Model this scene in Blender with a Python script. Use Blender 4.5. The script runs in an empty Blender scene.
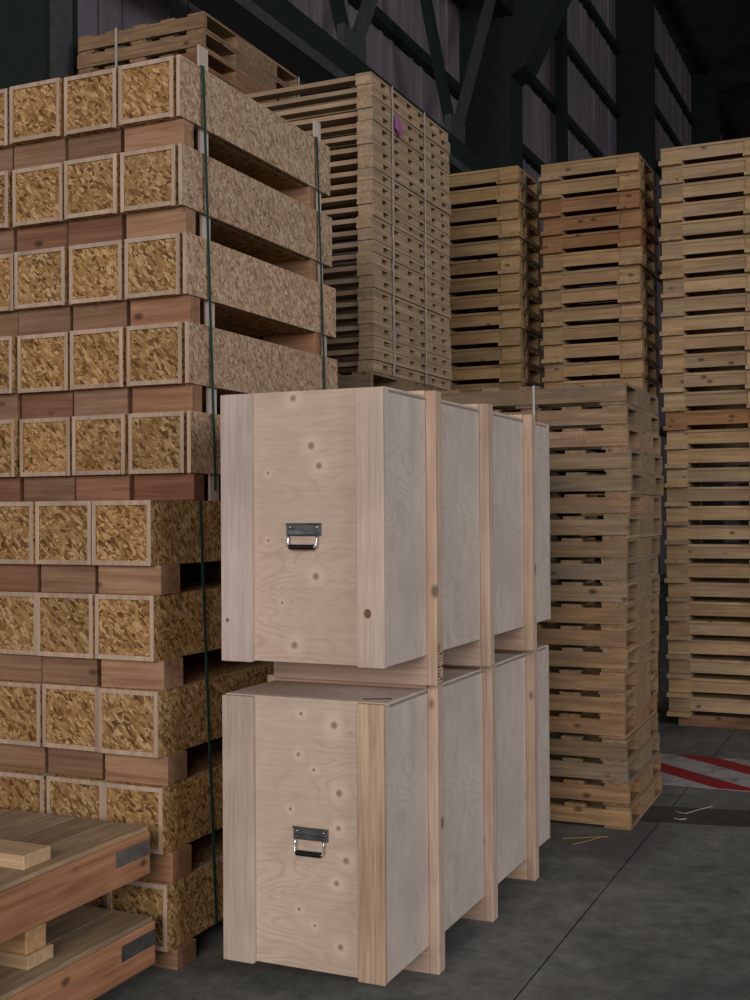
import bpy, bmesh, math, random
from mathutils import Vector, Matrix
random.seed(7)
SC = bpy.context.scene
COL = SC.collection

# ------------------------------------------------------------------ camera
F_PX, YAW, PITCH, ROLL = 1200.0, 0.42222, 0.01165, -0.0065
cy, sy = math.cos(YAW), math.sin(YAW)
fwd = Vector((-sy*math.cos(PITCH), cy*math.cos(PITCH), math.sin(PITCH)))
rgt = Vector((cy, sy, 0)); up = rgt.cross(fwd)
r2 = rgt*math.cos(ROLL) + up*math.sin(ROLL)
u2 = -rgt*math.sin(ROLL) + up*math.cos(ROLL)
cam_d = bpy.data.cameras.new('camera'); cam = bpy.data.objects.new('camera', cam_d)
cam_d.sensor_fit = 'VERTICAL'; cam_d.sensor_height = 36.0
cam_d.lens = 36.0*F_PX/1000.0
cam_d.clip_end = 300
m = Matrix((r2, u2, -fwd)).transposed().to_4x4()
m.translation = (0, 0, 1.53)
cam.matrix_world = m
COL.objects.link(cam); SC.camera = cam

# ------------------------------------------------------------------ world and lights
w = bpy.data.worlds.new('world'); SC.world = w; w.use_nodes = True
w.node_tree.nodes['Background'].inputs[0].default_value = (0.92, 0.95, 1.0, 1)
w.node_tree.nodes['Background'].inputs[1].default_value = 0.16

def area(name, loc, target, sx, sy_, power, col):
    l = bpy.data.lights.new(name, 'AREA'); l.shape = 'RECTANGLE'; l.size = sx; l.size_y = sy_
    l.energy = power; l.color = col
    o = bpy.data.objects.new(name, l); COL.objects.link(o)
    o.location = loc
    o.rotation_euler = (Vector(target)-Vector(loc)).to_track_quat('-Z', 'Y').to_euler()
    return o
# daylight from the open loading doors behind the camera
area('door_daylight', (0.5, -9.0, 4.5), (-1.8, 5.0, 1.9), 8.0, 5.0, 950, (1.0, 0.93, 0.91))
area('side_door_daylight', (12.0, 0.0, 5.0), (-1.8, 5.5, 1.6), 6.0, 5.0, 680, (0.93, 0.95, 1.0))

SC.view_settings.view_transform = 'Standard'
SC.view_settings.look = 'None'
SC.view_settings.gamma = 1.0
SC.view_settings.use_curve_mapping = False
SC.view_settings.exposure = 0.0

# ------------------------------------------------------------------ material helpers
def lin(c):
    return tuple(((v/255)/12.92 if v/255 <= .04045 else ((v/255+.055)/1.055)**2.4) for v in c)
class NT:
    def __init__(s, name):
        s.m = bpy.data.materials.new(name); s.m.use_nodes = True
        s.t = s.m.node_tree; s.b = s.t.nodes['Principled BSDF']
        s.b.inputs['Roughness'].default_value = .75
        s.b.inputs['Specular IOR Level'].default_value = .25
    def n(s, typ, **kw):
        nd = s.t.nodes.new(typ)
        for k, v in kw.items(): setattr(nd, k, v)
        return nd
    def l(s, a, b): s.t.links.new(a, b)
    def coords(s, scale=(1, 1, 1), rot=(0, 0, 0), rnd=37.0):
        tc = s.n('ShaderNodeTexCoord')
        out = tc.outputs['Object']
        if rnd:
            oi = s.n('ShaderNodeObjectInfo')
            mu = s.n('ShaderNodeMath', operation='MULTIPLY'); mu.inputs[1].default_value = rnd
            s.l(oi.outputs['Random'], mu.inputs[0])
            ad = s.n('ShaderNodeVectorMath', operation='ADD')
            s.l(out, ad.inputs[0]); s.l(mu.outputs[0], ad.inputs[1]); out = ad.outputs[0]
        mp = s.n('ShaderNodeMapping'); mp.inputs['Scale'].default_value = scale; mp.inputs['Rotation'].default_value = rot
        s.l(out, mp.inputs[0]); return mp.outputs[0]
    def noise(s, vec, scale=5, detail=3, rough=.5, dist=0):
        nd = s.n('ShaderNodeTexNoise'); nd.inputs['Scale'].default_value = scale; nd.inputs['Detail'].default_value = detail
        nd.inputs['Roughness'].default_value = rough; nd.inputs['Distortion'].default_value = dist
        s.l(vec, nd.inputs['Vector']); return nd.outputs['Fac']
    def ramp(s, fac, stops):
        r = s.n('ShaderNodeValToRGB'); e = r.color_ramp.elements
        while len(e) < len(stops): e.new(.5)
        for el, (p, c) in zip(e, stops):
            el.position = p; el.color = (*c, 1) if len(c) == 3 else c
        s.l(fac, r.inputs[0]); return r.outputs[0]
    def mix(s, a, b, fac, mode='MIX'):
        mx = s.n('ShaderNodeMix', data_type='RGBA', blend_type=mode)
        if isinstance(fac, (int, float)): mx.inputs['Factor'].default_value = fac
        else: s.l(fac, mx.inputs['Factor'])
        for sock, v in ((mx.inputs['A'], a), (mx.inputs['B'], b)):
            if isinstance(v, tuple): sock.default_value = (*v, 1)
            else: s.l(v, sock)
        return mx.outputs['Result']
    def math(s, op, a, b=0.0, c=0.0):
        nd = s.n('ShaderNodeMath', operation=op)
        for i, v in enumerate((a, b, c)):
            if isinstance(v, (int, float)): nd.inputs[i].default_value = v
            else: s.l(v, nd.inputs[i])
        return nd.outputs[0]
    def objcol(s, colr):
        oi = s.n('ShaderNodeObjectInfo')
        return s.mix(colr, oi.outputs['Color'], 1.0, 'MULTIPLY')
    def bump(s, fac, strength=.3, dist=.003):
        b = s.n('ShaderNodeBump'); b.inputs['Strength'].default_value = strength; b.inputs['Distance'].default_value = dist
        s.l(fac, b.inputs['Height']); s.l(b.outputs[0], s.b.inputs['Normal'])
    def out(s, c):
        if isinstance(c, tuple): s.b.inputs['Base Color'].default_value = (*c, 1)
        else: s.l(c, s.b.inputs['Base Color'])
        return s.m

MATS = {}
def axis_scale(ax, along, across):
    v = [across]*3; v[ax] = along; return tuple(v)
def wood(key, light, dark, ax, grain=.5, weather=None, knots=True):
    k = '%s_%s' % (key, 'xyz'[ax])
    if k in MATS: return MATS[k]
    t = NT(k)
    v = t.coords(axis_scale(ax, 1.3, 22))
    g = t.noise(v, 1.6, 4, .6, .6)
    v2 = t.coords(axis_scale(ax, 3, 110))
    g2 = t.noise(v2, 1.2, 3, .6)
    v3 = t.coords((1.7, 1.7, 1.7))
    bl = t.noise(v3, 1.2, 3, .6)
    c = t.ramp(g, [(.3, lin(dark)), (.62, lin(light))])
    c = t.mix(c, t.ramp(g2, [(.35, (.62, .58, .54)), (.6, (1, 1, 1))]), grain, 'MULTIPLY')
    c = t.mix(c, t.ramp(bl, [(.36, (.74, .73, .72)), (.62, (1.08, 1.08, 1.08))]), .6, 'MULTIPLY')
    if weather:
        wv = t.noise(t.coords(axis_scale(ax, 4, 14)), 1.1, 5, .7)
        c = t.mix(c, lin(weather), t.ramp(wv, [(.48, (0, 0, 0)), (.68, (.8, .8, .8))]))
    if knots:
        vo = t.n('ShaderNodeTexVoronoi'); vo.inputs['Scale'].default_value = 1.0
        t.l(t.coords(axis_scale(ax, 5.5, 9.0)), vo.inputs['Vector'])
        kn = t.ramp(vo.outputs['Distance'], [(.07, (1, 1, 1)), (.16, (0, 0, 0))])
        c = t.mix(c, lin(tuple(int(x*.5) for x in dark)), t.math('MULTIPLY', kn, .8))
    c = t.objcol(c)
    t.bump(g2, .25, .002)
    MATS[k] = t.out(c); return MATS[k]

def osb(key='osb', ramp=((58, 38, 20), (110, 78, 42), (156, 118, 70), (176, 138, 88), (212, 180, 132))):
    if key in MATS: return MATS[key]
    t = NT(key); cols = []
    for i, (sc, rot) in enumerate((((130, 14, 80), (.5, .3, .9)), ((14, 110, 95), (.8, -.5, .4)), ((100, 95, 13), (-.6, .7, .2)), ((18, 125, 66), (1.9, .9, -.7)))):
        v = t.coords((1, 1, 1), rot)
        nz = t.n('ShaderNodeTexNoise'); nz.inputs['Scale'].default_value = 14; nz.inputs['Detail'].default_value = 2
        t.l(v, nz.inputs['Vector'])
        mxv = t.n('ShaderNodeVectorMath', operation='MULTIPLY_ADD'); mxv.inputs[1].default_value = (.022, .022, .022)
        t.l(nz.outputs['Color'], mxv.inputs[0]); t.l(v, mxv.inputs[2])
        mp = t.n('ShaderNodeMapping'); mp.inputs['Scale'].default_value = sc; t.l(mxv.outputs[0], mp.inputs[0])
        vo = t.n('ShaderNodeTexVoronoi'); vo.inputs['Scale'].default_value = 1.0; t.l(mp.outputs[0], vo.inputs['Vector'])
        sp = t.n('ShaderNodeSeparateColor'); t.l(vo.outputs['Color'], sp.inputs[0])
        gr = t.noise(mp.outputs[0], 3.0, 3, .7)
        f = t.math('ADD', t.math('MULTIPLY', sp.outputs[0], .62), t.math('MULTIPLY', gr, .38))
        c = t.ramp(f, [(.10, lin(ramp[0])), (.24, lin(ramp[1])), (.42, lin(ramp[2])), (.62, lin(ramp[3])), (.85, lin(ramp[4]))])
        cols.append((c, sp.outputs[1]))
    c = cols[0][0]
    for (cc, f), th in zip(cols[1:], (.5, .6, .68)):
        c = t.mix(c, cc, t.ramp(f, [(th, (0, 0, 0)), (th+.02, (1, 1, 1))]))
    c = t.objcol(c)
    MATS[key] = t.out(c); t.bump(cols[0][1], .2, .002)
    return MATS[key]

def plywood(key, light, dark, knots, ax, ringscale=9.0, wob=1.0, greyblotch=None):
    """rotary-cut veneer: contour rings from a stretched noise field, explicit knot spots (local coordinates)"""
    t = NT(key)
    across = {0: (.75, 3.0, 4.2), 1: (3.0, 1.6, 2.0)}[ax]
    v = t.coords(across, rnd=0)
    f = t.noise(v, 1.5*wob, 2.5, .5, .5)
    # knots push the rings around
    dmin = None
    tc = t.n('ShaderNodeTexCoord')
    for kx in knots:
        d = t.n('ShaderNodeVectorMath', operation='DISTANCE'); d.inputs[1].default_value = kx[:3]
        t.l(tc.outputs['Object'], d.inputs[0])
        dd = t.math('DIVIDE', d.outputs['Value'], kx[3])
        dmin = dd if dmin is None else t.math('MINIMUM', dmin, dd)
    if dmin is not None:
        halo = t.math('POWER', 2.718, t.math('MULTIPLY', dmin, -.28))
        f = t.math('ADD', f, t.math('MULTIPLY', halo, .10))
    rings = t.math('SINE', t.math('MULTIPLY', f, ringscale*8))
    rr = t.ramp(t.math('MULTIPLY_ADD', rings, .5, .5), [(.0, (0, 0, 0)), (.75, (.25, .25, .25)), (.97, (1, 1, 1))])
    c = t.mix(lin(light), lin(dark), t.math('MULTIPLY', rr, t.ramp(t.noise(t.coords((2, 2, 2), rnd=0), 2.0, 2), [(.35, (.06,)*3), (.65, (.42,)*3)])))
    fine = t.noise(t.coords({0: (3, 40, 90), 1: (90, 3, 60)}[ax] if ax == 0 else (60, 12, 5), rnd=0), 1.3, 3, .6)
    c = t.mix(c, t.ramp(fine, [(.35, (.86, .84, .82)), (.6, (1, 1, 1))]), .6, 'MULTIPLY')
    bl = t.noise(t.coords((2.2, 2.2, 2.2), rnd=0), 1.4, 3, .6)
    c = t.mix(c, t.ramp(bl, [(.35, (.88, .87, .87)), (.65, (1.05, 1.05, 1.05))]), .8, 'MULTIPLY')
    if dmin is not None:
        c = t.mix(c, lin(tuple(min(255, int(x*1.12)) for x in light)), t.ramp(t.math('MULTIPLY', dmin, .25), [(.35, (.45, .45, .45)), (.9, (0, 0, 0))]))
        c = t.mix(c, lin(tuple(int(x*.66) for x in dark)), t.ramp(t.math('MULTIPLY', dmin, .5), [(.22, (.75, .75, .75)), (.55, (0, 0, 0))]))
    c = t.objcol(c)
    t.b.inputs['Roughness'].default_value = .6
    return t.out(c)

def plain(key, col, rough=.7, metal=0, noise=.15, spec=.3):
    if key in MATS: return MATS[key]
    t = NT(key)
    nz = t.noise(t.coords((1, 1, 1)), 14, 4, .6)
    c = t.mix(lin(col), t.ramp(nz, [(.3, (1-noise*2,)*3), (.7, (1, 1, 1))]), 1.0, 'MULTIPLY')
    c = t.objcol(c)
    t.b.inputs['Roughness'].default_value = rough; t.b.inputs['Metallic'].default_value = metal
    t.b.inputs['Specular IOR Level'].default_value = spec
    MATS[key] = t.out(c); return MATS[key]

def concrete(key, light, dark, stain):
    if key in MATS: return MATS[key]
    t = NT(key)
    tc = t.n('ShaderNodeNewGeometry'); pos = tc.outputs['Position']
    a = t.noise(pos, 1.7, 7, .7, .6); b = t.noise(pos, 11, 6, .75); s_ = t.noise(pos, .55, 4, .6, 1.0)
    fn = t.noise(pos, 60, 3, .6)
    c = t.ramp(a, [(.34, lin(dark)), (.66, lin(light))])
    c = t.mix(c, t.ramp(b, [(.36, (.58, .58, .58)), (.62, (1.1, 1.1, 1.1))]), .85, 'MULTIPLY')
    c = t.mix(c, t.ramp(fn, [(.3, (.8, .8, .8)), (.65, (1.05, 1.05, 1.05))]), .7, 'MULTIPLY')
    c = t.mix(c, lin(stain), t.ramp(s_, [(.56, (0, 0, 0)), (.7, (.75, .75, .75))]))
    t.b.inputs['Roughness'].default_value = .62
    t.bump(b, .15, .004)
    MATS[key] = t.out(c); return MATS[key]

def paint(key, col, under):
    t = NT(key)
    tc = t.n('ShaderNodeNewGeometry'); pos = tc.outputs['Position']
    a = t.noise(pos, 6, 6, .75, .5)
    c = t.mix(lin(col), lin(under), t.ramp(a, [(.5, (0, 0, 0)), (.66, (.85, .85, .85))]))
    return t.out(c)

def corrugated(key, light, dark):
    t = NT(key)
    tc = t.n('ShaderNodeNewGeometry'); pos = tc.outputs['Position']
    mp = t.n('ShaderNodeMapping'); mp.inputs['Scale'].default_value = (1, 1.2, .18); t.l(pos, mp.inputs[0])
    a = t.noise(mp.outputs[0], 1.6, 5, .65)
    c = t.ramp(a, [(.35, lin(dark)), (.65, lin(light))])
    return t.out(c)

# ------------------------------------------------------------------ mesh helpers
MESH = {}
def new_obj(name, data, parent=None, loc=(0, 0, 0), rot=None):
    o = bpy.data.objects.new(name, data); COL.objects.link(o)
    if parent: o.parent = parent
    o.location = loc
    if rot: o.rotation_euler = rot
    return o
def box_mesh(size, mat, bevel=0.0):
    k = (tuple(round(v, 4) for v in size), mat.name, bevel)
    if k in MESH: return MESH[k]
    bm = bmesh.new(); bmesh.ops.create_cube(bm, size=1.0, matrix=Matrix.Diagonal((*size, 1)))
    if bevel: bmesh.ops.bevel(bm, geom=bm.edges[:], offset=bevel, segments=1, affect='EDGES')
    me = bpy.data.meshes.new('board'); bm.to_mesh(me); bm.free(); me.materials.append(mat)
    MESH[k] = me; return me
def tone(v=.1, warm=.03, base=1.0):
    b = base*random.uniform(1-v, 1+v); q = random.uniform(-warm, warm)
    return (b*(1+q), b, b*(1-q*1.5), 1)
def part(name, size, c, mat, parent, bevel=0.0, col=None, rot=None):
    o = new_obj(name, box_mesh(size, mat, bevel), parent, c, rot)
    o.color = col or (1, 1, 1, 1); return o
def span(name, a, b, mat, parent, bevel=0.0, col=None):
    return part(name, tuple(b[i]-a[i] for i in range(3)), tuple((a[i]+b[i])/2 for i in range(3)), mat, parent, bevel, col)
def mesh_obj(name, bm, mat, parent=None, loc=(0, 0, 0), smooth=False):
    me = bpy.data.meshes.new(name); bm.to_mesh(me); bm.free()
    for mm in (mat if isinstance(mat, (list, tuple)) else [mat]): me.materials.append(mm)
    if smooth:
        for p in me.polygons: p.use_smooth = True
    o = new_obj(name, me, parent, loc); return o
def add_box(bm, a, b):
    r = bmesh.ops.create_cube(bm, size=1.0, matrix=Matrix.Translation([(a[i]+b[i])/2 for i in range(3)]) @ Matrix.Diagonal([b[i]-a[i] for i in range(3)]+[1]))
    return r['verts']
def tube(bm, pts, r, seg=8):
    rings = []
    for i, p in enumerate(pts):
        p = Vector(p)
        d = (Vector(pts[min(i+1, len(pts)-1)]) - Vector(pts[max(i-1, 0)])).normalized()
        q = d.to_track_quat('Z', 'Y')
        rings.append([bm.verts.new(p + q @ Vector((r*math.cos(2*math.pi*k/seg), r*math.sin(2*math.pi*k/seg), 0))) for k in range(seg)])
    for a, b in zip(rings, rings[1:]):
        for k in range(seg): bm.faces.new((a[k], a[(k+1) % seg], b[(k+1) % seg], b[k]))
    bm.faces.new(rings[0][::-1]); bm.faces.new(rings[-1])
def ribbon(bm, pts, wdir, width, nrm_t):
    """flat strap along pts: width along wdir, thickness nrm_t outward (list of outward normals)"""
    wd = Vector(wdir)*width/2; prev = None; first = None
    for p, nv in zip(pts, nrm_t):
        p = Vector(p); nv = Vector(nv)
        ring = [bm.verts.new(p-wd), bm.verts.new(p+wd), bm.verts.new(p+wd+nv), bm.verts.new(p-wd+nv)]
        if prev:
            for k in range(4): bm.faces.new((prev[k], prev[(k+1) % 4], ring[(k+1) % 4], ring[k]))
        else: first = ring
        prev = ring
    bm.faces.new(first[::-1]); bm.faces.new(prev)
def beam(bm, a, b, wx, wz):
    a = Vector(a); b = Vector(b); d = (b-a)
    q = d.to_track_quat('Y', 'Z')
    bmesh.ops.create_cube(bm, size=1.0, matrix=Matrix.Translation((a+b)/2) @ q.to_matrix().to_4x4() @ Matrix.Diagonal((wx, d.length, wz, 1)))
def thing(name, label, cat, loc=(0, 0, 0), rz=0.0, group=None):
    o = new_obj(name, None, None, loc); o.empty_display_size = .1
    o.rotation_euler = (0, 0, rz)
    tag(o, label, cat, group); return o
def tag(o, label, cat, group=None):
    o['label'] = label; o['category'] = cat
    if group: o['group'] = group
    return o
def structure(o): o['kind'] = 'structure'; return o
def recalc(bm): bmesh.ops.recalc_face_normals(bm, faces=bm.faces[:])
ORD = ['', 'first', 'second', 'third', 'fourth', 'fifth', 'sixth', 'seventh', 'eighth', 'ninth', 'tenth', 'eleventh', 'twelfth', 'thirteenth',
       'fourteenth', 'fifteenth', 'sixteenth', 'seventeenth', 'eighteenth', 'nineteenth', 'twentieth', 'twenty-first', 'twenty-second',
       'twenty-third', 'twenty-fourth', 'twenty-fifth', 'twenty-sixth', 'twenty-seventh', 'twenty-eighth', 'twenty-ninth', 'thirtieth', 'thirty-first']

# ================================================================== SETTING
M_conc = concrete('concrete_floor', (134, 135, 129), (101, 103, 99), (82, 82, 80))
M_joint = plain('joint_filler', (84, 83, 80), .9)
fl = structure(span('floor', (-5.9, -14, -.25), (18, 60, -.02), M_joint, None))
def under(parent, o):   # keep world placement under a moved parent
    o.parent = parent; o.matrix_parent_inverse = parent.matrix_world.inverted(); return o
bpy.context.view_layer.update()
xs = [-5.75, -1.165, 3.3, 8.2, 13.1, 18]; ys = [-14, -8, -2, 3.96, 10, 16, 22, 30, 40, 50, 60]
G = .004; GY = .0015
for i in range(len(xs)-1):
    for j in range(len(ys)-1):
        o = span('floor_slab', (xs[i]+G, ys[j]+GY, -.02), (xs[i+1]-G, ys[j+1]-GY, 0), M_conc, None); under(fl, o)
# worn hazard marking in front of the right hand stack
M_white = paint('worn_white_paint', (176, 170, 168), (92, 92, 90)); M_red = paint('worn_red_paint', (158, 38, 44), (88, 70, 70))
M_dark = concrete('dark_patch', (84, 81, 80), (66, 64, 64), (54, 52, 53))
o = span('floor_marking', (-3.6, 6.83, 0), (2.6, 7.69, .0015), M_white, None); under(fl, o)
k = -1.39 - .62*4
while k < 2.6:
    bm = bmesh.new(); y0, y1 = 6.83, 7.69; sl = 1.17
    def clip(x): return min(max(x, -3.6), 2.6)
    q = [(k, y1), (k+.25, y1), (k+.25+(y1-y0)*sl, y0), (k+(y1-y0)*sl, y0)]
    if q[2][0] < 2.6 and q[0][0] > -3.6:
        lo = [bm.verts.new((x, y, .0015)) for x, y in q]; hi = [bm.verts.new((x, y, .003)) for x, y in q]
        bm.faces.new(lo); bm.faces.new(hi[::-1])
        for a in range(4): bm.faces.new((lo[a], lo[(a+1) % 4], hi[(a+1) % 4], hi[a]))
        recalc(bm); under(fl, mesh_obj('red_stripe', bm, M_red))
    k += .62
bm = bmesh.new()
q = [(-1.6, 5.90), (3.0, 6.75), (3.0, 7.15), (-1.6, 6.24)]
lo = [bm.verts.new((x, y, 0)) for x, y in q]; hi = [bm.verts.new((x, y, .001)) for x, y in q]
bm.faces.new(lo[::-1]); bm.faces.new(hi)
for a in range(4): bm.faces.new((lo[a], lo[(a+1) % 4], hi[(a+1) % 4], hi[a]))
recalc(bm); under(fl, mesh_obj('floor_patch', bm, M_dark))

# left wall: upright metal sheets on horizontal girts, steel columns, lattice girder
M_sheet = corrugated('wall_sheet', (150, 140, 146), (116, 108, 114))
M_steel = plain('dark_green_steel', (34, 46, 42), .6, 0, .2)
M_steel2 = plain('grey_steel', (80, 84, 82), .6, 0, .2)
wl = structure(span('wall_left', (-5.9, -14, 0), (-5.75, 60, 14.0), M_steel2, None))
bpy.context.view_layer.update()
y = -14.0; kk = 0
while y < 60:
    wd = .95
    bm = bmesh.new()
    add_box(bm, (-5.75, y+.012, 0), (-5.70, min(y+wd, 60)-.012, 14.0))
    add_box(bm, (-5.70, y+.30, 0), (-5.675, y+.34, 14.0)); add_box(bm, (-5.70, y+.62, 0), (-5.675, y+.66, 14.0))
    o = mesh_obj('wall_panel', bm, M_sheet); under(wl, o); y += wd
for i, z in enumerate((2.2, 3.5, 4.8, 7.3, 8.6, 9.95, 11.3, 12.6)):
    o = structure(span('trim_%d' % (i+1), (-5.675, -14, z-.07), (-5.57, 60, z+.07), M_steel, None))
we = structure(span('wall_back', (-5.9, 60, 0), (18, 60.2, 18), M_steel2, None))
# roof
bm = bmesh.new()
v = [bm.verts.new(p) for p in ((-5.9, -14, 14.0), (18, -14, 18.5), (18, 60.2, 18.5), (-5.9, 60.2, 14.0), (-5.9, -14, 14.1), (18, -14, 18.6), (18, 60.2, 18.6), (-5.9, 60.2, 14.1))]
for f in ((0, 1, 2, 3), (7, 6, 5, 4), (0, 4, 5, 1), (1, 5, 6, 2), (2, 6, 7, 3), (3, 7, 4, 0)): bm.faces.new([v[i] for i in f])
recalc(bm); rf = structure(mesh_obj('ceiling', bm, corrugated('roof_sheet', (84, 80, 76), (60, 58, 56))))
for i in range(12):
    x = -5.2 + i*1.9; z = 14.0 + (x+5.9)*4.5/23.9
    bm = bmesh.new(); add_box(bm, (x-.05, -14, z-.22), (x+.05, 60, z-.01)); mesh_obj('purlin', bm, M_steel, rf)
# columns with crane corbels
for i in range(6):
    yb = 6.0 + 9.6*i
    c = structure(new_obj('steel_column', None, None, (-5.2, yb, 0)))
    tag(c, 'dark green steel column against the left wall, %s from the camera' % ['nearest', 'second', 'third', 'fourth', 'fifth', 'sixth'][i], 'column')
    d = .33 if i == 0 else .55
    span('flange', (-.45, 0, 0), (.25, .05, 14.0), M_steel, c)
    span('flange', (-.45, d-.05, 0), (.25, d, 14.0), M_steel, c)
    span('web', (-.44, .05, 0), (.245, d-.05, 14.0), M_steel2 if i == 0 else M_steel, c)
    span('base_plate', (-.5, -.08, 0), (.35, d+.08, .03), M_steel, c)
    if i == 1:
        bm = bmesh.new()
        pr = [(.25, 7.5), (.45, 7.6), (.98, 8.6), (.98, 9.6), (.25, 9.6)]
        lo = [bm.verts.new((x, .02, z)) for x, z in pr]; hi = [bm.verts.new((x, d-.02, z)) for x, z in pr]
        bm.faces.new(lo); bm.faces.new(hi[::-1])
        for a in range(5): bm.faces.new((lo[a], lo[(a+1) % 5], hi[(a+1) % 5], hi[a]))
        recalc(bm); mesh_obj('corbel', bm, M_steel, c)
    # rafter
    if i:
        bm = bmesh.new(); beam(bm, (.2, d/2, 13.7), (23, d/2, 18.0), .25, .5); mesh_obj('rafter', bm, M_steel, c)
o = structure(span('trim_9', (-5.56, 20.1, 0), (-5.42, 20.35, 14.0), M_steel, None))
# lattice girder between the columns
g = structure(new_obj('lattice_girder', None, None, (-5.0, 0, 0)))
tag(g, 'dark green lattice girder with V braces running along the left wall', 'girder')
span('lower_chord', (-.10, -4, 5.72), (.10, 15.59, 5.98), M_steel, g)
span('lower_chord_flange', (-.2, -4, 5.60), (.14, 15.59, 5.70), M_steel2, g)
span('upper_chord', (-.10, -4, 8.3), (.10, 15.59, 8.5), M_steel, g)
for i in range(-3, 2):
    yn = 10.6 + 2.9*i
    for s in (-1, 1):
        bm = bmesh.new(); beam(bm, (.0, yn, 5.98), (0, yn+s*1.45, 8.3), .1, .12); mesh_obj('brace', bm, M_steel if s < 0 else M_steel2, g)
    span('gusset_plate', (-.02, yn-.25, 5.95), (.06, yn+.25, 6.25), M_steel2, g)

# ================================================================== PLYWOOD CRATES
PINE = dict(light=(208, 192, 180), dark=(196, 176, 162))
def pine(ax): return wood('crate_pine', PINE['light'], PINE['dark'], ax, .35, None, False)
def pine_pink(ax): return wood('batten_pine', (210, 184, 162), (192, 160, 136), ax, .4, None, True)
M_galv = plain('galvanised_metal', (140, 146, 150), .38, .8, .4)
M_chrome = plain('bright_zinc', (205, 205, 205), .2, 1.0, .05)
M_black = plain('black_rubber', (24, 20, 20), .6, 0, .05)
M_ink = plain('black_ink', (40, 34, 40), .8, 0, .05)
W, L, H = .574, 1.823, .85
SKL, SKU = .0915, .0995        # skid height below each box
SK = SKL
def build_crate(label, loc, upper, knots, handle_at, tilt, drop):
    t = thing('plywood_crate', label, 'crate', loc, 0, 'plywood crates')
    # local origin: front right bottom corner of the side panel at floor level (x<0 to the left, y away)
    SK = SKU if upper else SKL
    z0, z1 = SK, SK+H
    T = .018
    kn = [(x, -.009, z, r) for x, z, r in knots]
    Mend = plywood('plywood_end_%s' % ('upper' if upper else 'lower'), (203, 181, 162) if upper else (207, 186, 166), (173, 148, 128), kn, 0, 15.0)
    Mside = MATS.get('plywood_side')
    if not Mside:
        Mside = MATS['plywood_side'] = plywood('plywood_side', (208, 193, 180), (178, 162, 150), [], 1, 17.0, .8)
    zc = (z0+z1)/2
    part('end_panel', (W-.002, T, H+.006), (-W/2, .022+T/2, zc+.003), Mend, t, .001)
    part('end_panel', (W-.002, T, H+.006), (-W/2, L-.022-T/2, zc+.003), Mend, t, .001)
    part('side_panel', (T, L-.03, H), (-T/2, L/2+.006, zc), Mside, t, .0015)
    part('side_panel', (T, L-.03, H), (-W+T/2, L/2+.006, zc), Mside, t, .0015)
    part('lid', (W, L-.082, T), (-W/2, L/2, z1+T/2-.012), Mside, t, .0015, (1.0, .97, .93, 1))
    part('floor_panel', (W-.01, L-.06, T), (-W/2, L/2, z0+T/2+.003), Mside, t)
    # end boards (cleats): left lilac-white, right yellower
    bw = (.112, .092)
    cols = ((.97, .96, 1.0, 1), (1.02, .99, .93, 1)) if upper else ((.94, .94, .90, 1), (.96, .90, .82, 1))
    for yy in (0.011, L-.011):
        part('end_board', (bw[0], .022, H+.006), (-W+bw[0]/2, yy, zc), pine(2), t, .002, cols[0])
        part('end_board', (bw[1], .022, H+.006), (-bw[1]/2, yy, zc), pine(2) if upper else wood('streaky_pine', (206, 186, 164), (176, 150, 126), 2, .6, None, False), t, .002, cols[1])
    # three frames: skid, battens on both sides, lid beam
    for i, yf in enumerate((.345, .880, 1.428) if upper else (.362, .922, 1.468)):
        bwid = .058
        yc = yf+bwid/2
        part('skid', (W, .085, SK), (-W/2, yf+.0425, SK/2), pine_pink(0), t, .002, tone(.06))
        zt = z1+.022
        part('batten', (.036, bwid, zt), (.018, yc, zt/2), pine_pink(2), t, .003, tone(.06, .03, 1.0 if i != 2 else .92))
        part('batten', (.036, bwid, zt-z0), (-W-.018, yc, (zt+z0)/2), pine_pink(2), t, .003, tone(.06))
        part('lid_beam', (W, .085, .016), (-W/2, yc, z1+.006+.008), pine_pink(0), t, .002, tone(.06, .02, 1.08))
    # end handle with plate, folded rim, rivets, bail and grip
    hx, hz = handle_at
    # all pieces are turned by the handle's tilt about its own centre
    def pl(dx, dy, dz):
        return (hx + dx*math.cos(tilt)+dz*math.sin(tilt), dy, hz - dx*math.sin(tilt)+dz*math.cos(tilt))
    fy = .022
    hp = part('handle_plate', (.124, .004, .040), pl(0, fy-.002, 0), M_galv, t, .001, None, (0, tilt, 0))
    def sub(name, size, c, mat, bev=.0008):
        o = part(name, size, c, mat, hp, bev); return o
    sub('rim', (.124, .008, .005), (0, -.005, .0185), M_galv)
    sub('bearing', (.104, .010, .014), (0, -.006, -.008), M_galv)
    for s in (-1, 1):
        for zz in (.008,):
            bm = bmesh.new(); bmesh.ops.create_uvsphere(bm, u_segments=8, v_segments=6, radius=.0045)
            mesh_obj('rivet', bm, M_chrome, hp, (s*.047, -.003, zz), True)
    bm = bmesh.new()
    tube(bm, [(-.050, -.010, -.008), (-.050, -.013, -.03), (-.050, -.016, -drop+.006), (-.046, -.017, -drop), (.046, -.017, -drop), (.050, -.016, -drop+.006), (.050, -.013, -.03), (.050, -.010, -.008)], .0032)
    mesh_obj('bail', bm, M_chrome, hp, (0, 0, 0), True)
    bm = bmesh.new(); tube(bm, [(-.043, -.017, -drop), (-.041, -.017, -drop), (.041, -.017, -drop), (.043, -.017, -drop)], .0085, 10)
    mesh_obj('grip', bm, M_black, hp, (0, 0, 0), True)
    return t
X0, Y0 = -1.487, 3.384
zc = .85/2
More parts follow.
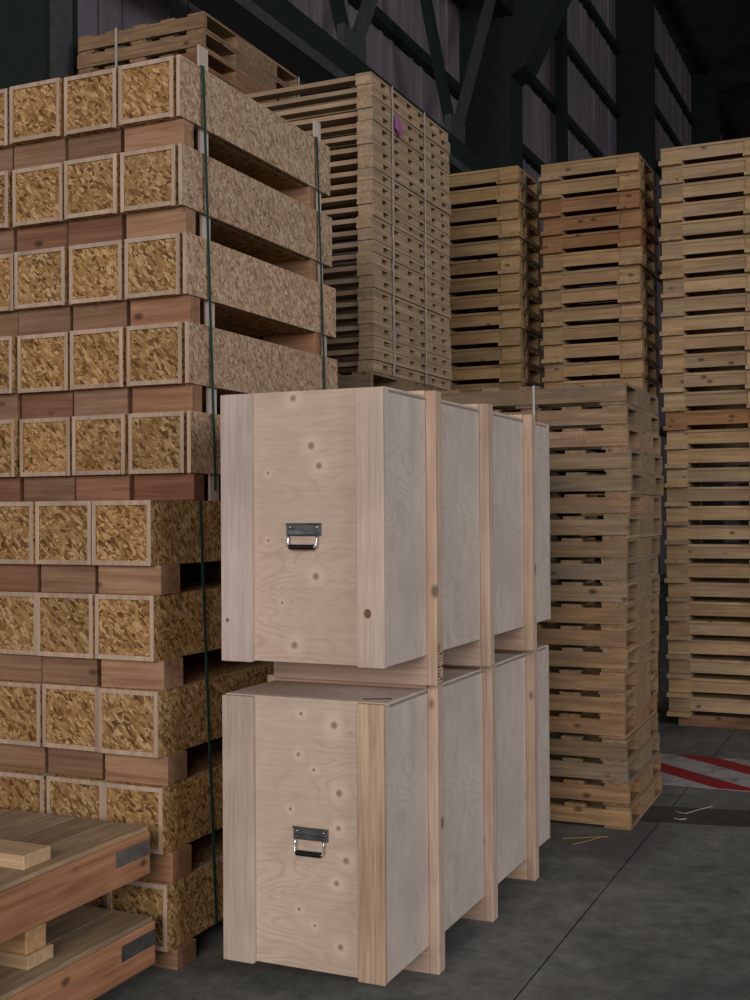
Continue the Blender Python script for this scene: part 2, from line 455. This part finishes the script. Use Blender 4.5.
low = build_crate('lower plywood shipping crate resting on the concrete floor', (X0, Y0-.022, 0), False,
    [(x+1.494+W/2, z+.02-(SK+zc), r) for x, z, r in ((-1.673, .845, .014), (-1.657, .634, .013), (-1.660, .524, .010), (-1.634, .426, .013), (-1.667, .352, .011), (-1.655, .155, .012), (-1.79, .875, .008), (-1.80, .745, .008), (-1.745, .70, .007), (-1.80, .255, .007), (-1.745, .21, .006), (-1.83, .57, .007))],
    (-.262, .520), .0, .058)
upc = build_crate('upper plywood shipping crate stacked on top of the other crate', (X0+.020, Y0-.035-.022, SKL+H+.0225), True,
    [(x+1.474+W/2, z+.02-(SKU+SKL+H+.0225+zc), r) for x, z, r in ((-1.703, 1.659, .013), (-1.730, 1.722, .014), (-1.793, 1.874, .013), (-1.716, 1.313, .013), (-1.793, 1.095, .014), (-1.885, 1.64, .006), (-1.885, 1.425, .006), (-1.836, 1.228, .006))],
    (-.282, 1.482-(SKL+H+.0225)), .0, .054)
# knots on the upper crate's right end board and skid, stamped marks on its first batten
def knot(parent, c, nrm_axis, r, sq=1.2):
    bm = bmesh.new()
    bmesh.ops.create_cone(bm, cap_ends=True, segments=14, radius1=r, radius2=r*.9, depth=.0012)
    for v in bm.verts: v.co.y *= sq
    rot = Matrix.Rotation(math.pi/2, 3, 'X') if nrm_axis == 'y' else Matrix.Rotation(math.pi/2, 3, 'Y')
    bmesh.ops.rotate(bm, verts=bm.verts, cent=(0, 0, 0), matrix=rot)
    o = mesh_obj('knot', bm, plain('knot_wood', (132, 92, 68), .7), parent, c); return o
knot(upc, (-.055, -.0003, .262), 'y', .0125)
knot(upc, (-.55, -.0003, .228), 'y', .006)
knot(upc, (-.305, .3447, .070), 'y', .010)
for i in range(13):
    z = .006+i*.0105
    bm = bmesh.new()
    for j in range(random.randint(3, 5)):
        y = random.uniform(.350, .385); a = random.uniform(.004, .02); b = random.choice((.0015, .002, .006))
        add_box(bm, (.036, y, z), (.0364, min(y+a, .400), z+b))
    mesh_obj('stamp_mark', bm, M_ink, upc)
bm = bmesh.new(); beam(bm, (-.10, .02, 0), (-.02, .06, 0), .012, .001); mesh_obj('pencil_mark', bm, M_ink, low, (0, .05, SK+H+.0069))

# ================================================================== OSB BOX STACK
M_osb = osb(); M_osb2 = osb('osb_pale', ((112, 82, 60), (144, 112, 86), (174, 142, 112), (188, 158, 128), (212, 186, 158)))
M_edge = wood('panel_edge', (196, 172, 150), (172, 146, 126), 2, .3, None, False)
def two_face_panel(size, end_axis, mat=None):
    """OSB board whose two raw end faces (normal along y) and thin long edges show pale wood"""
    mat = mat or M_osb
    k = ('osbpanel', size, end_axis, mat.name)
    if k in MESH: return MESH[k]
    bm = bmesh.new(); bmesh.ops.create_cube(bm, size=1.0, matrix=Matrix.Diagonal((*size, 1)))
    for f in bm.faces:
        n = [abs(v) for v in f.normal]; a = n.index(max(n))
        f.material_index = 0 if a == end_axis else 1
    me = bpy.data.meshes.new('osb_panel'); bm.to_mesh(me); bm.free(); me.materials.append(mat); me.materials.append(M_edge)
    MESH[k] = me; return me
BH, BT, BL = .222, .016, 1.22
GAP = .1005
block_cols = [(1.0, .80, .72), (.92, .84, .76), (1.08, 1.0, .94), (.84, .66, .58), (.95, .88, .78), (.72, .62, .58), (1.1, .86, .78), (.85, .77, .68)]
def blockwood(ax): return wood('block_wood', (172, 142, 118), (142, 110, 88), ax, .5, None, True)
COLN = ['right-hand column', 'second column from the right', 'third column from the right', 'fourth column from the right', 'fifth column from the right']
rows = []
for r in range(10):
    z = .07 + (9-r)*(BH+GAP)
    yf = 3.65 if r < 5 else 3.385
    xr = (-2.400, -2.393, -2.376, -2.369, -2.362, -2.352, -2.341, -2.327, -2.310, -2.293)[r]
    rows.append((z, yf, xr))
    pitch = .256 if r < 5 else .2485
    BW = .240 if r < 5 else .243
    xr0 = xr - (.030 if r < 5 else 0)
    for c in range(5):
        x1 = xr0 - c*pitch + (0 if c == 0 else random.uniform(-.002, .002)); x0 = x1 - BW
        dy = 0 if c == 0 else random.uniform(-.006, .010)
        cxm = (x0+x1)/2
        t = thing('osb_box', 'long OSB box, %s row from the top, %s' % (ORD[r+1], COLN[c]), 'box', (cxm, yf+dy, z), 0, 'OSB boxes in the strapped stack')
        hw = BW/2
        tn = lambda v=.08: tone(v, .03)
        side = two_face_panel((BT, BL, BH), 0); flat = two_face_panel((BW-2*BT, BL, BT), 2); lip = two_face_panel((BW-2*BT, BL+(.008 if r < 5 else 0), BT), 2)
        for nm, me, loc in (('side_panel', side, (-hw+BT/2, BL/2, BH/2)), ('side_panel', side, (hw-BT/2, BL/2, BH/2)),
                            ('bottom_panel', lip, (0, BL/2-(.004 if r < 5 else 0), BT/2)), ('top_panel', flat, (0, BL/2, BH-BT/2))):
            o = new_obj(nm, me, t, loc); o.color = tn()
        for yy in (.006+.006, BL-.012):
            part('end_panel', (BW-2*BT, .012, BH-2*BT), (0, yy, BH/2), M_osb, t, 0, tuple(v*.86 for v in tn(.1)[:3])+(1,))
        if c == 0 and r < 5:
            o = new_obj('outer_panel', two_face_panel((.016, BL, BH), 0, M_osb2), t, (hw+.022, BL/2, BH/2)); o.color = tone(.06)
        # skid blocks below the box: front and back
        gh = GAP if r < 9 else .07
        bc = tuple(v*.82 for v in random.choice(block_cols))  # block tones darkened: the shade under the boxes is put into the colour
        if c == 0: bc = [(1.12, 1.0, .88), (1.05, .95, .82), (1.0, .80, .70), (.95, .78, .66), (.66, .46, .40), (1.05, .98, .86), (1.15, 1.04, .94), (1.0, .90, .78), (1.02, .84, .72), (.85, .72, .62)][r]
        sft = .026 if r < 5 else .022
        dbk = .07 if r < 5 else .12
        for yy in (.03 + dbk/2, BL-.16):
            if c == 0: part('skid_block', (BW+sft-.006, dbk, gh), (sft/2, yy, -gh/2), blockwood(0), t, .002, (*bc, 1))
            else: part('skid_block', (pitch-.012, dbk, gh), (-.004, yy, -gh/2), blockwood(0), t, .002, (*bc, 1))
# uprights between the end boxes and the outer panels, standing on the lower boxes
for y, nm in ((3.84, 'pale upright slat near the front of the upper box bundle'), (4.785, 'pale upright slat near the back of the upper box bundle')):
    bm = bmesh.new()
    for r in range(5):
        z, yf, xr = rows[r]; xm = xr-.030+.006
        zt = z+BH+(.095 if r == 0 else 0)
        add_box(bm, (xm-.0045, y-.03, z-(GAP if r < 4 else GAP-.001)), (xm+.0045, y+.03, zt))
    tag(mesh_obj('upright_slat', bm, pine(2)), nm, 'slat')
M_green = plain('green_strap', (38, 74, 66), .5, 0, .15)
M_wstrap = plain('white_strap', (190, 184, 180), .5, 0, .1)
def wrap_strap(name, y, outline, label, mat=M_green, width=.016):
    bm = bmesh.new(); pts = []; nr = []
    cx = sum(p[0] for p in outline)/len(outline); cz = sum(p[1] for p in outline)/len(outline)
    for x, z in outline:
        n = Vector((x-cx, 0, z-cz)); n = Vector((1 if n.x > 0 else -1, 0, 0))*.002 if abs(n.x) > .3 else n.normalized()*.002
        pts.append((x, y, z)); nr.append(n)
    ribbon(bm, pts, (0, 1, 0), width, nr); recalc(bm)
    return tag(mesh_obj(name, bm, mat), label, 'strap')
XL = -3.72
upo = [(XL, 1.68), (XL, 3.20), (-2.44, 3.200), (-2.392, 3.198), (-2.347, 1.62)]
for y, n in ((3.79, 'front'), (4.72, 'rear')):
    wrap_strap('green_strap', y, upo, 'green plastic strap around the upper box bundle, %s of the two' % n)
lwo = [(-3.62, .08), (-3.62, 1.586), (-2.36, 1.586), (-2.344, 1.583), (-2.284, .075)]
wrap_strap('green_strap', 3.68, lwo, 'green plastic strap around the lower box bundle beside the crates')

# ================================================================== PALLETS
def new_wood(ax): return wood('pallet_new', (186, 158, 122), (158, 128, 94), ax, .4, None, True)
def old_wood(ax): return wood('pallet_old', (170, 146, 118), (134, 110, 86), ax, .6, (122, 110, 98), True)
def thin_wood(ax): return wood('pallet_thin', (190, 164, 134), (162, 136, 108), ax, .4, None, False)

def pallet_new(t, w_=.73, d=.62, h=.135):
    """pallet with end blocks proud of the front board and runners below"""
    P = []
    rh = .030; bw = .148
    for x in (0, w_-bw):
        P.append(('runner_board', (x-.006, -.03, 0), (x+bw+.006, d+.022, rh), new_wood(1)))
        for y0, dep in ((.026, .08), (.19, .06), (d-.10, .09)):
            P.append(('block', (x, y0, rh), (x+bw, y0+dep, h-.018), new_wood(0)))
    for y0 in (.034, d-.034):
        P.append(('front_board', (bw, y0, .037), (w_-bw, y0+.022, h-.018), new_wood(0)))
    n = 4
    for i in range(n):
        y0 = .060 + i*(d-.096)/n
        P.append(('deck_board', (0, y0, h-.018), (w_, y0+(d-.096)/n-.02, h), new_wood(0)))
    P.append(('deck_board', (0, .022, h-.018), (w_, .056, h), new_wood(0)))
    return P
def pallet_old(t, w_=.95, d=.88, h=.107):
    """stringer pallet: full width stringers front and back, wide middle block, boards running front to back"""
    P = []
    dk = .016; a = dk; b = h-dk
    for y0 in (0, d-.036): P.append(('stringer', (0, y0, a), (w_, y0+.036, b), old_wood(0)))
    P.append(('middle_stringer', (0, d*.31, a), (w_, d*.74, b), old_wood(0)))
    nb = 3
    for i, fx in enumerate((0, .42, .865)):
        P.append(('bottom_board', (fx*w_, .012, 0), (min(w_, fx*w_+.11+.03*(i == 2)), d-.012, a), old_wood(1)))
    for i, (fx, ww) in enumerate(((0, .12), (.22, .12), (.44, .12), (.66, .12), (.875, .12))):
        P.append(('top_board', (fx*w_, .010 if fx < .8 else .002, b), (min(w_, fx*w_+ww-.02*(fx < .8)), d-.004, h), old_wood(1)))
    return P
def pallet_thin(t, w_=.95, d=1.24, h=.0684):
    """thin slatted pallet: side rails built of two laths with packers between (row of small slots), cross slats between"""
    P = []
    rw = .098
    for x0 in (0, w_-rw):
        P.append(('lower_lath', (x0, 0, .0015), (x0+rw, d, .020), thin_wood(1)))
        P.append(('upper_lath', (x0, 0, .050), (x0+rw, d, h-.0015), thin_wood(1)))
        ys_ = [0, .18, .36, .57, .75, .95, 1.12, d]
        for q in range(7):
            P.append(('packer', (x0+.002, ys_[q]+(.038 if q else 0), .020), (x0+rw-.002, ys_[q+1]-(.038 if q < 6 else 0), .050), thin_wood(1)))
    for y0 in (.02, .30, .60, .90, d-.12):
        P.append(('cross_slat', (rw, y0, h-.028), (w_-rw, y0+.08, h-.002), thin_wood(0)))
    return P

def join_mesh(P):
    bm = bmesh.new(); mats = []
    for nm, a, b, mt in P:
        if mt not in mats: mats.append(mt)
        vs = add_box(bm, a, b)
        for f in {f for v in vs for f in v.link_faces}: f.material_index = mats.index(mt)
    me = bpy.data.meshes.new('pallet'); bm.to_mesh(me); bm.free()
    for mm in mats: me.materials.append(mm)
    return me

def stack(fn, kw, n, x, y, z0, h, labelfn, group, name, jit, colfn, hidden_below=None, hidden_label=None):
    """n pallets from the top (index 0) down; pallets from index hidden_below on are wholly hidden: one mesh each"""
    proto = thing(name, labelfn(0), 'pallet', (0, 0, 0), 0, group)
    P = fn(None, h=h, **kw); parts = []
    for nm, a, b, mt in P: parts.append(span(nm, a, b, mt, proto))
    hid = join_mesh(P) if hidden_below is not None else None
    for i in range(n):
        jx, jy, jr = jit(i); loc = (x+jx, y+jy, z0+(n-1-i)*h); base, v, wm = colfn(i)
        if hidden_below is not None and i >= hidden_below:
            o = new_obj(name, hid, None, loc, (0, 0, jr)); tag(o, hidden_label, 'pallet', group+' out of sight'); o.color = (*base, 1); continue
        if i == 0: r_ = proto; ps = parts
        else:
            r_ = proto.copy(); COL.objects.link(r_); r_['label'] = labelfn(i); ps = []
            for p in parts:
                q = p.copy(); COL.objects.link(q); q.parent = r_; ps.append(q)
        r_.location = loc; r_.rotation_euler = (0, 0, jr)
        for p in ps:
            t_ = tone(v, wm); p.color = tuple(t_[k]*base[k] for k in range(3)) + (1,)

def jitter(a, r): return lambda i: (random.uniform(-a, a), random.uniform(-a, a), random.uniform(-r, r))
U = lambda i: ((1, 1, 1), .10, .03)
red = (.76, .58, .48)
def lab(desc, tail):
    def f(i): return ('topmost %s, %s' % (desc, tail)) if i == 0 else ('%s, %s from the top of %s' % (desc, ORD[i+1], tail.replace('on ', '', 1)))
    return f
# tall stack at the right edge
def j5(i):
    a = random.uniform(-.006, .006); return ((0 if i < 14 else .02)+a + (.0 if i < 29 else .0), random.uniform(-.006, .006), random.uniform(-.006, .006))
stack(pallet_new, {}, 30, -1.636, 8.68, .08, .1355, lab('pale new wooden pallet', 'on the tall stack at the right edge'), 'pallets in the tall stack at the right edge', 'wooden_pallet', j5,
      lambda i: (red, .08, .04) if i == 14 else ((1, 1, 1), .16, .05))
o = thing('base_skid', 'brown timber bearers under the tall stack at the right edge', 'bearer', (-1.62, 8.68, 0))
for yy in (.08, .50): span('bearer', (.06, yy, 0), (.72, yy+.08, .08), blockwood(0), o, .002, (.7, .62, .55, 1))
# middle tall stack
stack(pallet_new, {}, 30, -2.512, 8.65, .06, .1357, lab('wooden pallet', 'on the middle tall stack'), 'pallets in the middle tall stack', 'wooden_pallet', jitter(.008, .008),
      lambda i: (red, .08, .04) if i in (2, 3, 4) else ((.95, .90, .84), .17, .05), 15, 'wooden pallet in the middle tall stack, hidden behind the weathered stack')
stack(pallet_new, {}, 30, -3.42, 8.65, .07, .136, lab('yellowish wooden pallet', 'on the tall stack beside the slatted stack'), 'pallets in the left tall stack', 'wooden_pallet', jitter(.008, .008),
      lambda i: ((.92, .88, .78), .17, .05), 15, 'wooden pallet in the left tall stack, hidden behind the weathered stack')
for xx in (-2.50, -3.41):
    o = thing('base_skid', 'timber bearers under the %s tall stack, hidden behind other pallets' % ('middle' if xx > -3 else 'left'), 'bearer', (xx, 8.65, 0))
    for yy in (.08, .50): span('bearer', (.02, yy, 0), (.70, yy+.08, .06 if xx > -3 else .07), blockwood(0), o)
# weathered short stack behind the crates
sx = [0, .004, .006, .018, .018, .012, .006, .0, -.004, -.006, -.002, -.010, .0, -.010, -.012, -.014, -.006, -.004, .0, .012]
def j4(i): return (sx[i]-(.006 if i > 9 else 0)+random.uniform(-.003, .003), random.uniform(-.012, .012), (.012 if i < 12 else .016)+random.uniform(-.007, .007))
stack(pallet_old, {}, 20, -2.213, 5.76, 0, .108, lab('weathered grey-brown pallet', 'on the stack right behind the crates'), 'weathered pallets in the stack behind the crates', 'weathered_pallet', j4,
      lambda i: [((.82, .80, .76), .10, .02), ((.88, .84, .78), .1, .02), ((1.08, .98, .88), .06, .02), ((.92, .9, .86), .1, .02), ((.84, .84, .82), .1, .02), ((1.1, .96, .84), .06, .03), ((.98, .95, .88), .1, .02), ((.90, .84, .72), .1, .02), ((.9, .9, .86), .1, .02), ((.94, .92, .86), .1, .02), ((1.05, .94, .80), .1, .03), ((1.10, .94, .78), .08, .03), ((1.02, .92, .78), .1, .02), ((1.12, .94, .76), .08, .03), ((1.08, .94, .78), .1, .03), ((1.12, .92, .72), .08, .03), ((.88, .82, .74), .15, .03), ((.86, .86, .84), .12, .02), ((1.0, .84, .68), .15, .03), ((1.2, 1.05, .84), .08, .02)][i])
# chalk-white writing smear on the third pallet of that stack
bm = bmesh.new(); xx = .58
for s in range(8):
    for j in range(3):
        a = (xx+random.uniform(-.008, .008), 0, random.uniform(.03, .045)); b = (xx+random.uniform(-.01, .02), 0, random.uniform(.05, .075))
        beam(bm, a, b, .006, .001)
    xx += .024
pm = mesh_obj('paint_mark', bm, plain('white_chalk', (190, 180, 172), .9))
for o_ in [o for o in bpy.data.objects if o.get('label', '').startswith('weathered grey-brown pallet, third')]:
    pm.parent = o_; pm.location = (0, -.0008, 0)
# slatted stack with the pink tag, standing on a weathered stack
S1X, S1Y = -2.786-.95, 6.2
NB = 21; HB = .1114; ZB = NB*HB
stack(pallet_thin, {}, 25, S1X, S1Y, ZB, .0684, lab('thin slatted pallet', 'on the stack with the pink tag'), 'slatted pallets in the stack with the pink tag', 'slatted_pallet', jitter(.006, .005),
      lambda i: ((1, 1, 1), .08, .03))
stack(pallet_old, dict(d=1.26), NB, S1X-.01, S1Y-.02, 0, HB, lab('weathered pallet', 'on the base stack carrying the slatted pallets'), 'weathered pallets under the slatted stack', 'weathered_pallet', jitter(.006, .006),
      lambda i: ((.86, .84, .80), .1, .03), 2, 'weathered pallet under the slatted stack, hidden behind the crates and boxes')
# tallest stack behind the boxes: only its top shows
NT_ = 41; HT = .1121
stack(pallet_old, dict(d=1.25, w_=.94), NT_, -3.91-.94, 6.2, 0, HT, lab('brown pallet', 'on the tallest stack above the boxes'), 'pallets on the tallest stack above the boxes', 'weathered_pallet', jitter(.004, .004),
      lambda i: ((1.02, .92, .82), .1, .03) if i < 2 else ((1.0, .76, .62), .1, .03), 7, 'brown pallet low in the tallest stack, hidden behind the boxes')
# straps on the pallet stacks
def vstrap(x, y, z0, z1, wdir, nrm, label, width=.014):
    bm = bmesh.new(); n = Vector(nrm)*.0015
    ribbon(bm, [(x, y, z0), (x, y, (z0+z1)/2), (x, y, z1)], wdir, width, [n]*3); recalc(bm)
    return tag(mesh_obj('white_strap', bm, M_wstrap), label, 'strap')
zt1 = ZB+25*.0684
vstrap(S1X+.95+.009, 6.47, ZB, zt1, (0, 1, 0), (1, 0, 0), 'white strap on the slatted stack, the one below the pink tag', .016)
vstrap(S1X+.95+.009, 6.98, ZB, zt1, (0, 1, 0), (1, 0, 0), 'white strap on the slatted stack, the one farther from the pink tag', .016)
vstrap(-3.91+.008, 7.43, 0, NT_*HT, (0, 1, 0), (1, 0, 0), 'white strap down the rear corner of the tallest stack', .018)
vstrap(-4.545, 6.2-.009, 0, NT_*HT, (1, 0, 0), (0, -1, 0), 'white strap down the front of the tallest stack', .018)
vstrap(-1.712, 5.76-.022, 0, 20*.108, (1, 0, 0), (0, -1, 0), 'white strap down the front of the weathered stack behind the crates', .012)
# pink paper tag
bm = bmesh.new()
gx = [0, .03, .055, .085, .105]; gz = [.10, .115, .09, .05, .045]; gb = [.03, .0, -.01, -.005, .02]; bul = [.004, .022, .012, .026, .006]
A = [bm.verts.new((bul[i], gx[i], gz[i])) for i in range(5)]; B = [bm.verts.new((bul[i]*.7+.004, gx[i], gb[i])) for i in range(5)]
for i in range(4): bm.faces.new((A[i], A[i+1], B[i+1], B[i]))
r = bmesh.ops.solidify(bm, geom=bm.faces[:], thickness=.0012)
recalc(bm)
tag(mesh_obj('paper_tag', bm, plain('pink_paper', (196, 128, 178), .7, 0, .05), None, (S1X+.95+.009, 6.49, 3.78)), 'crumpled pink paper tag on the side of the slatted stack', 'tag')

# ================================================================== TIMBER PLATFORMS AT LOWER LEFT
def fir(ax): return wood('fir_beam', (182, 132, 98), (148, 100, 72), ax, .5, None, True)
def plank(ax): return wood('deck_plank', (176, 150, 118), (138, 116, 92), ax, .5, (120, 110, 98), False)
M_plate = plain('nail_plate', (150, 146, 140), .5, .6, .3)
PX, PY1 = -2.30, 3.30; PY0 = 1.6
def platform(z0, label, platecol):
    t = thing('timber_platform', label, 'platform', (PX+(.02 if z0 < .2 else 0), PY1, z0), 0, 'timber platforms')
    Hf = .14
    span('edge_beam', (-.055, PY0-PY1, 0), (0, 0, Hf), fir(1), t, .003, tone(.05))
    span('edge_beam', (-1.0, PY0-PY1, 0), (-.945, 0, Hf), fir(1), t, .003, tone(.05))
    span('middle_beam', (-.53, PY0-PY1, 0), (-.47, 0, Hf), fir(1), t, .003, tone(.05))
    x = -1.0
    for wd in (.14, .13, .15, .14, .14, .145, .15):
        span('deck_plank', (x+.002, PY0-PY1-.003, Hf), (min(x+wd, 0)-.002, .0+random.uniform(-.008, 0), Hf+.016), plank(1), t, .0015, tone(.12))
        x += wd
    o = span('nail_plate', (0, -.185, .065), (.0015, -.004, .115), M_plate, t, 0, platecol)
    return t
p1 = platform(.064, 'lower timber platform on the floor with planked top and brown edge beam', (.55, .57, .62, 1))
p2 = platform(.355, 'upper timber platform with planked top and a grey metal plate', (1.0, 1.0, 1.0, 1))
o = thing('floor_bearer', 'low bearers under the lower timber platform', 'bearer', (PX-.1, PY1, 0))
for yy in (-1.4, -.75, -.30): span('bearer', (-.85, yy, 0), (.02, yy+.09, .064), blockwood(0), o)
zt = .064+.14+.016
for yb, nm in ((2.755, 'near'), (1.9, 'far')):
    t = thing('spacer_timber', 'light spacer timber between the platforms' if nm == 'near' else 'spacer timber between the platforms nearer the camera, out of frame', 'timber', (PX, yb, zt))
    span('bottom_board', (-.9, 0, 0), (-.045, .115, .040), wood('spacer_light', (206, 178, 140), (180, 148, 110), 0, .4, None, False), t, .002)
    span('top_timber', (-.9, .005, .040), (-.055, .095, 0.355-zt), wood('spacer_light', (206, 178, 140), (180, 148, 110), 0, .4, None, False), t, .003, (1.0, .86, .72, 1))
t = thing('loose_timber', 'short light timber lying on top of the upper platform', 'timber', (PX, 2.74, .355+.156))
span('board', (-.75, 0, 0), (-.045, .12, .042), wood('spacer_light', (206, 178, 140), (180, 148, 110), 0, .4, None, False), t, .003)

# ================================================================== SCRAPS ON THE FLOOR
def scrap(pts, label, mat, r):
    bm = bmesh.new(); tube(bm, pts, r, 6); recalc(bm); return tag(mesh_obj('strap_scrap', bm, mat), label, 'scrap')
scrap([(-1.13, 6.24, .004), (-1.11, 6.20, .006), (-1.07, 6.18, .008), (-1.05, 6.22, .008), (-1.02, 6.30, .006), (-.97, 6.40, .004)], 'curled white strap scrap on the dark floor patch', M_wstrap, .002)
scrap([(-1.11, 6.08, .004), (-1.08, 6.06, .006), (-1.05, 6.09, .004)], 'tiny white strap offcut nearest the weathered stack', M_wstrap, .002)
M_straw = plain('straw', (176, 142, 92), .8)
for a, b, l in (((-1.52, 5.50, .004), (-1.33, 5.62, .004), 'wood splinter on the floor in front of the weathered stack, longer one'), ((-1.45, 5.42, .004), (-1.36, 5.60, .004), 'wood splinter on the floor in front of the weathered stack, shorter one')):
    bm = bmesh.new(); tube(bm, [a, ((a[0]+b[0])/2+.01, (a[1]+b[1])/2, .005), b], .002, 5); recalc(bm); tag(mesh_obj('wood_splinter', bm, M_straw), l, 'splinter')
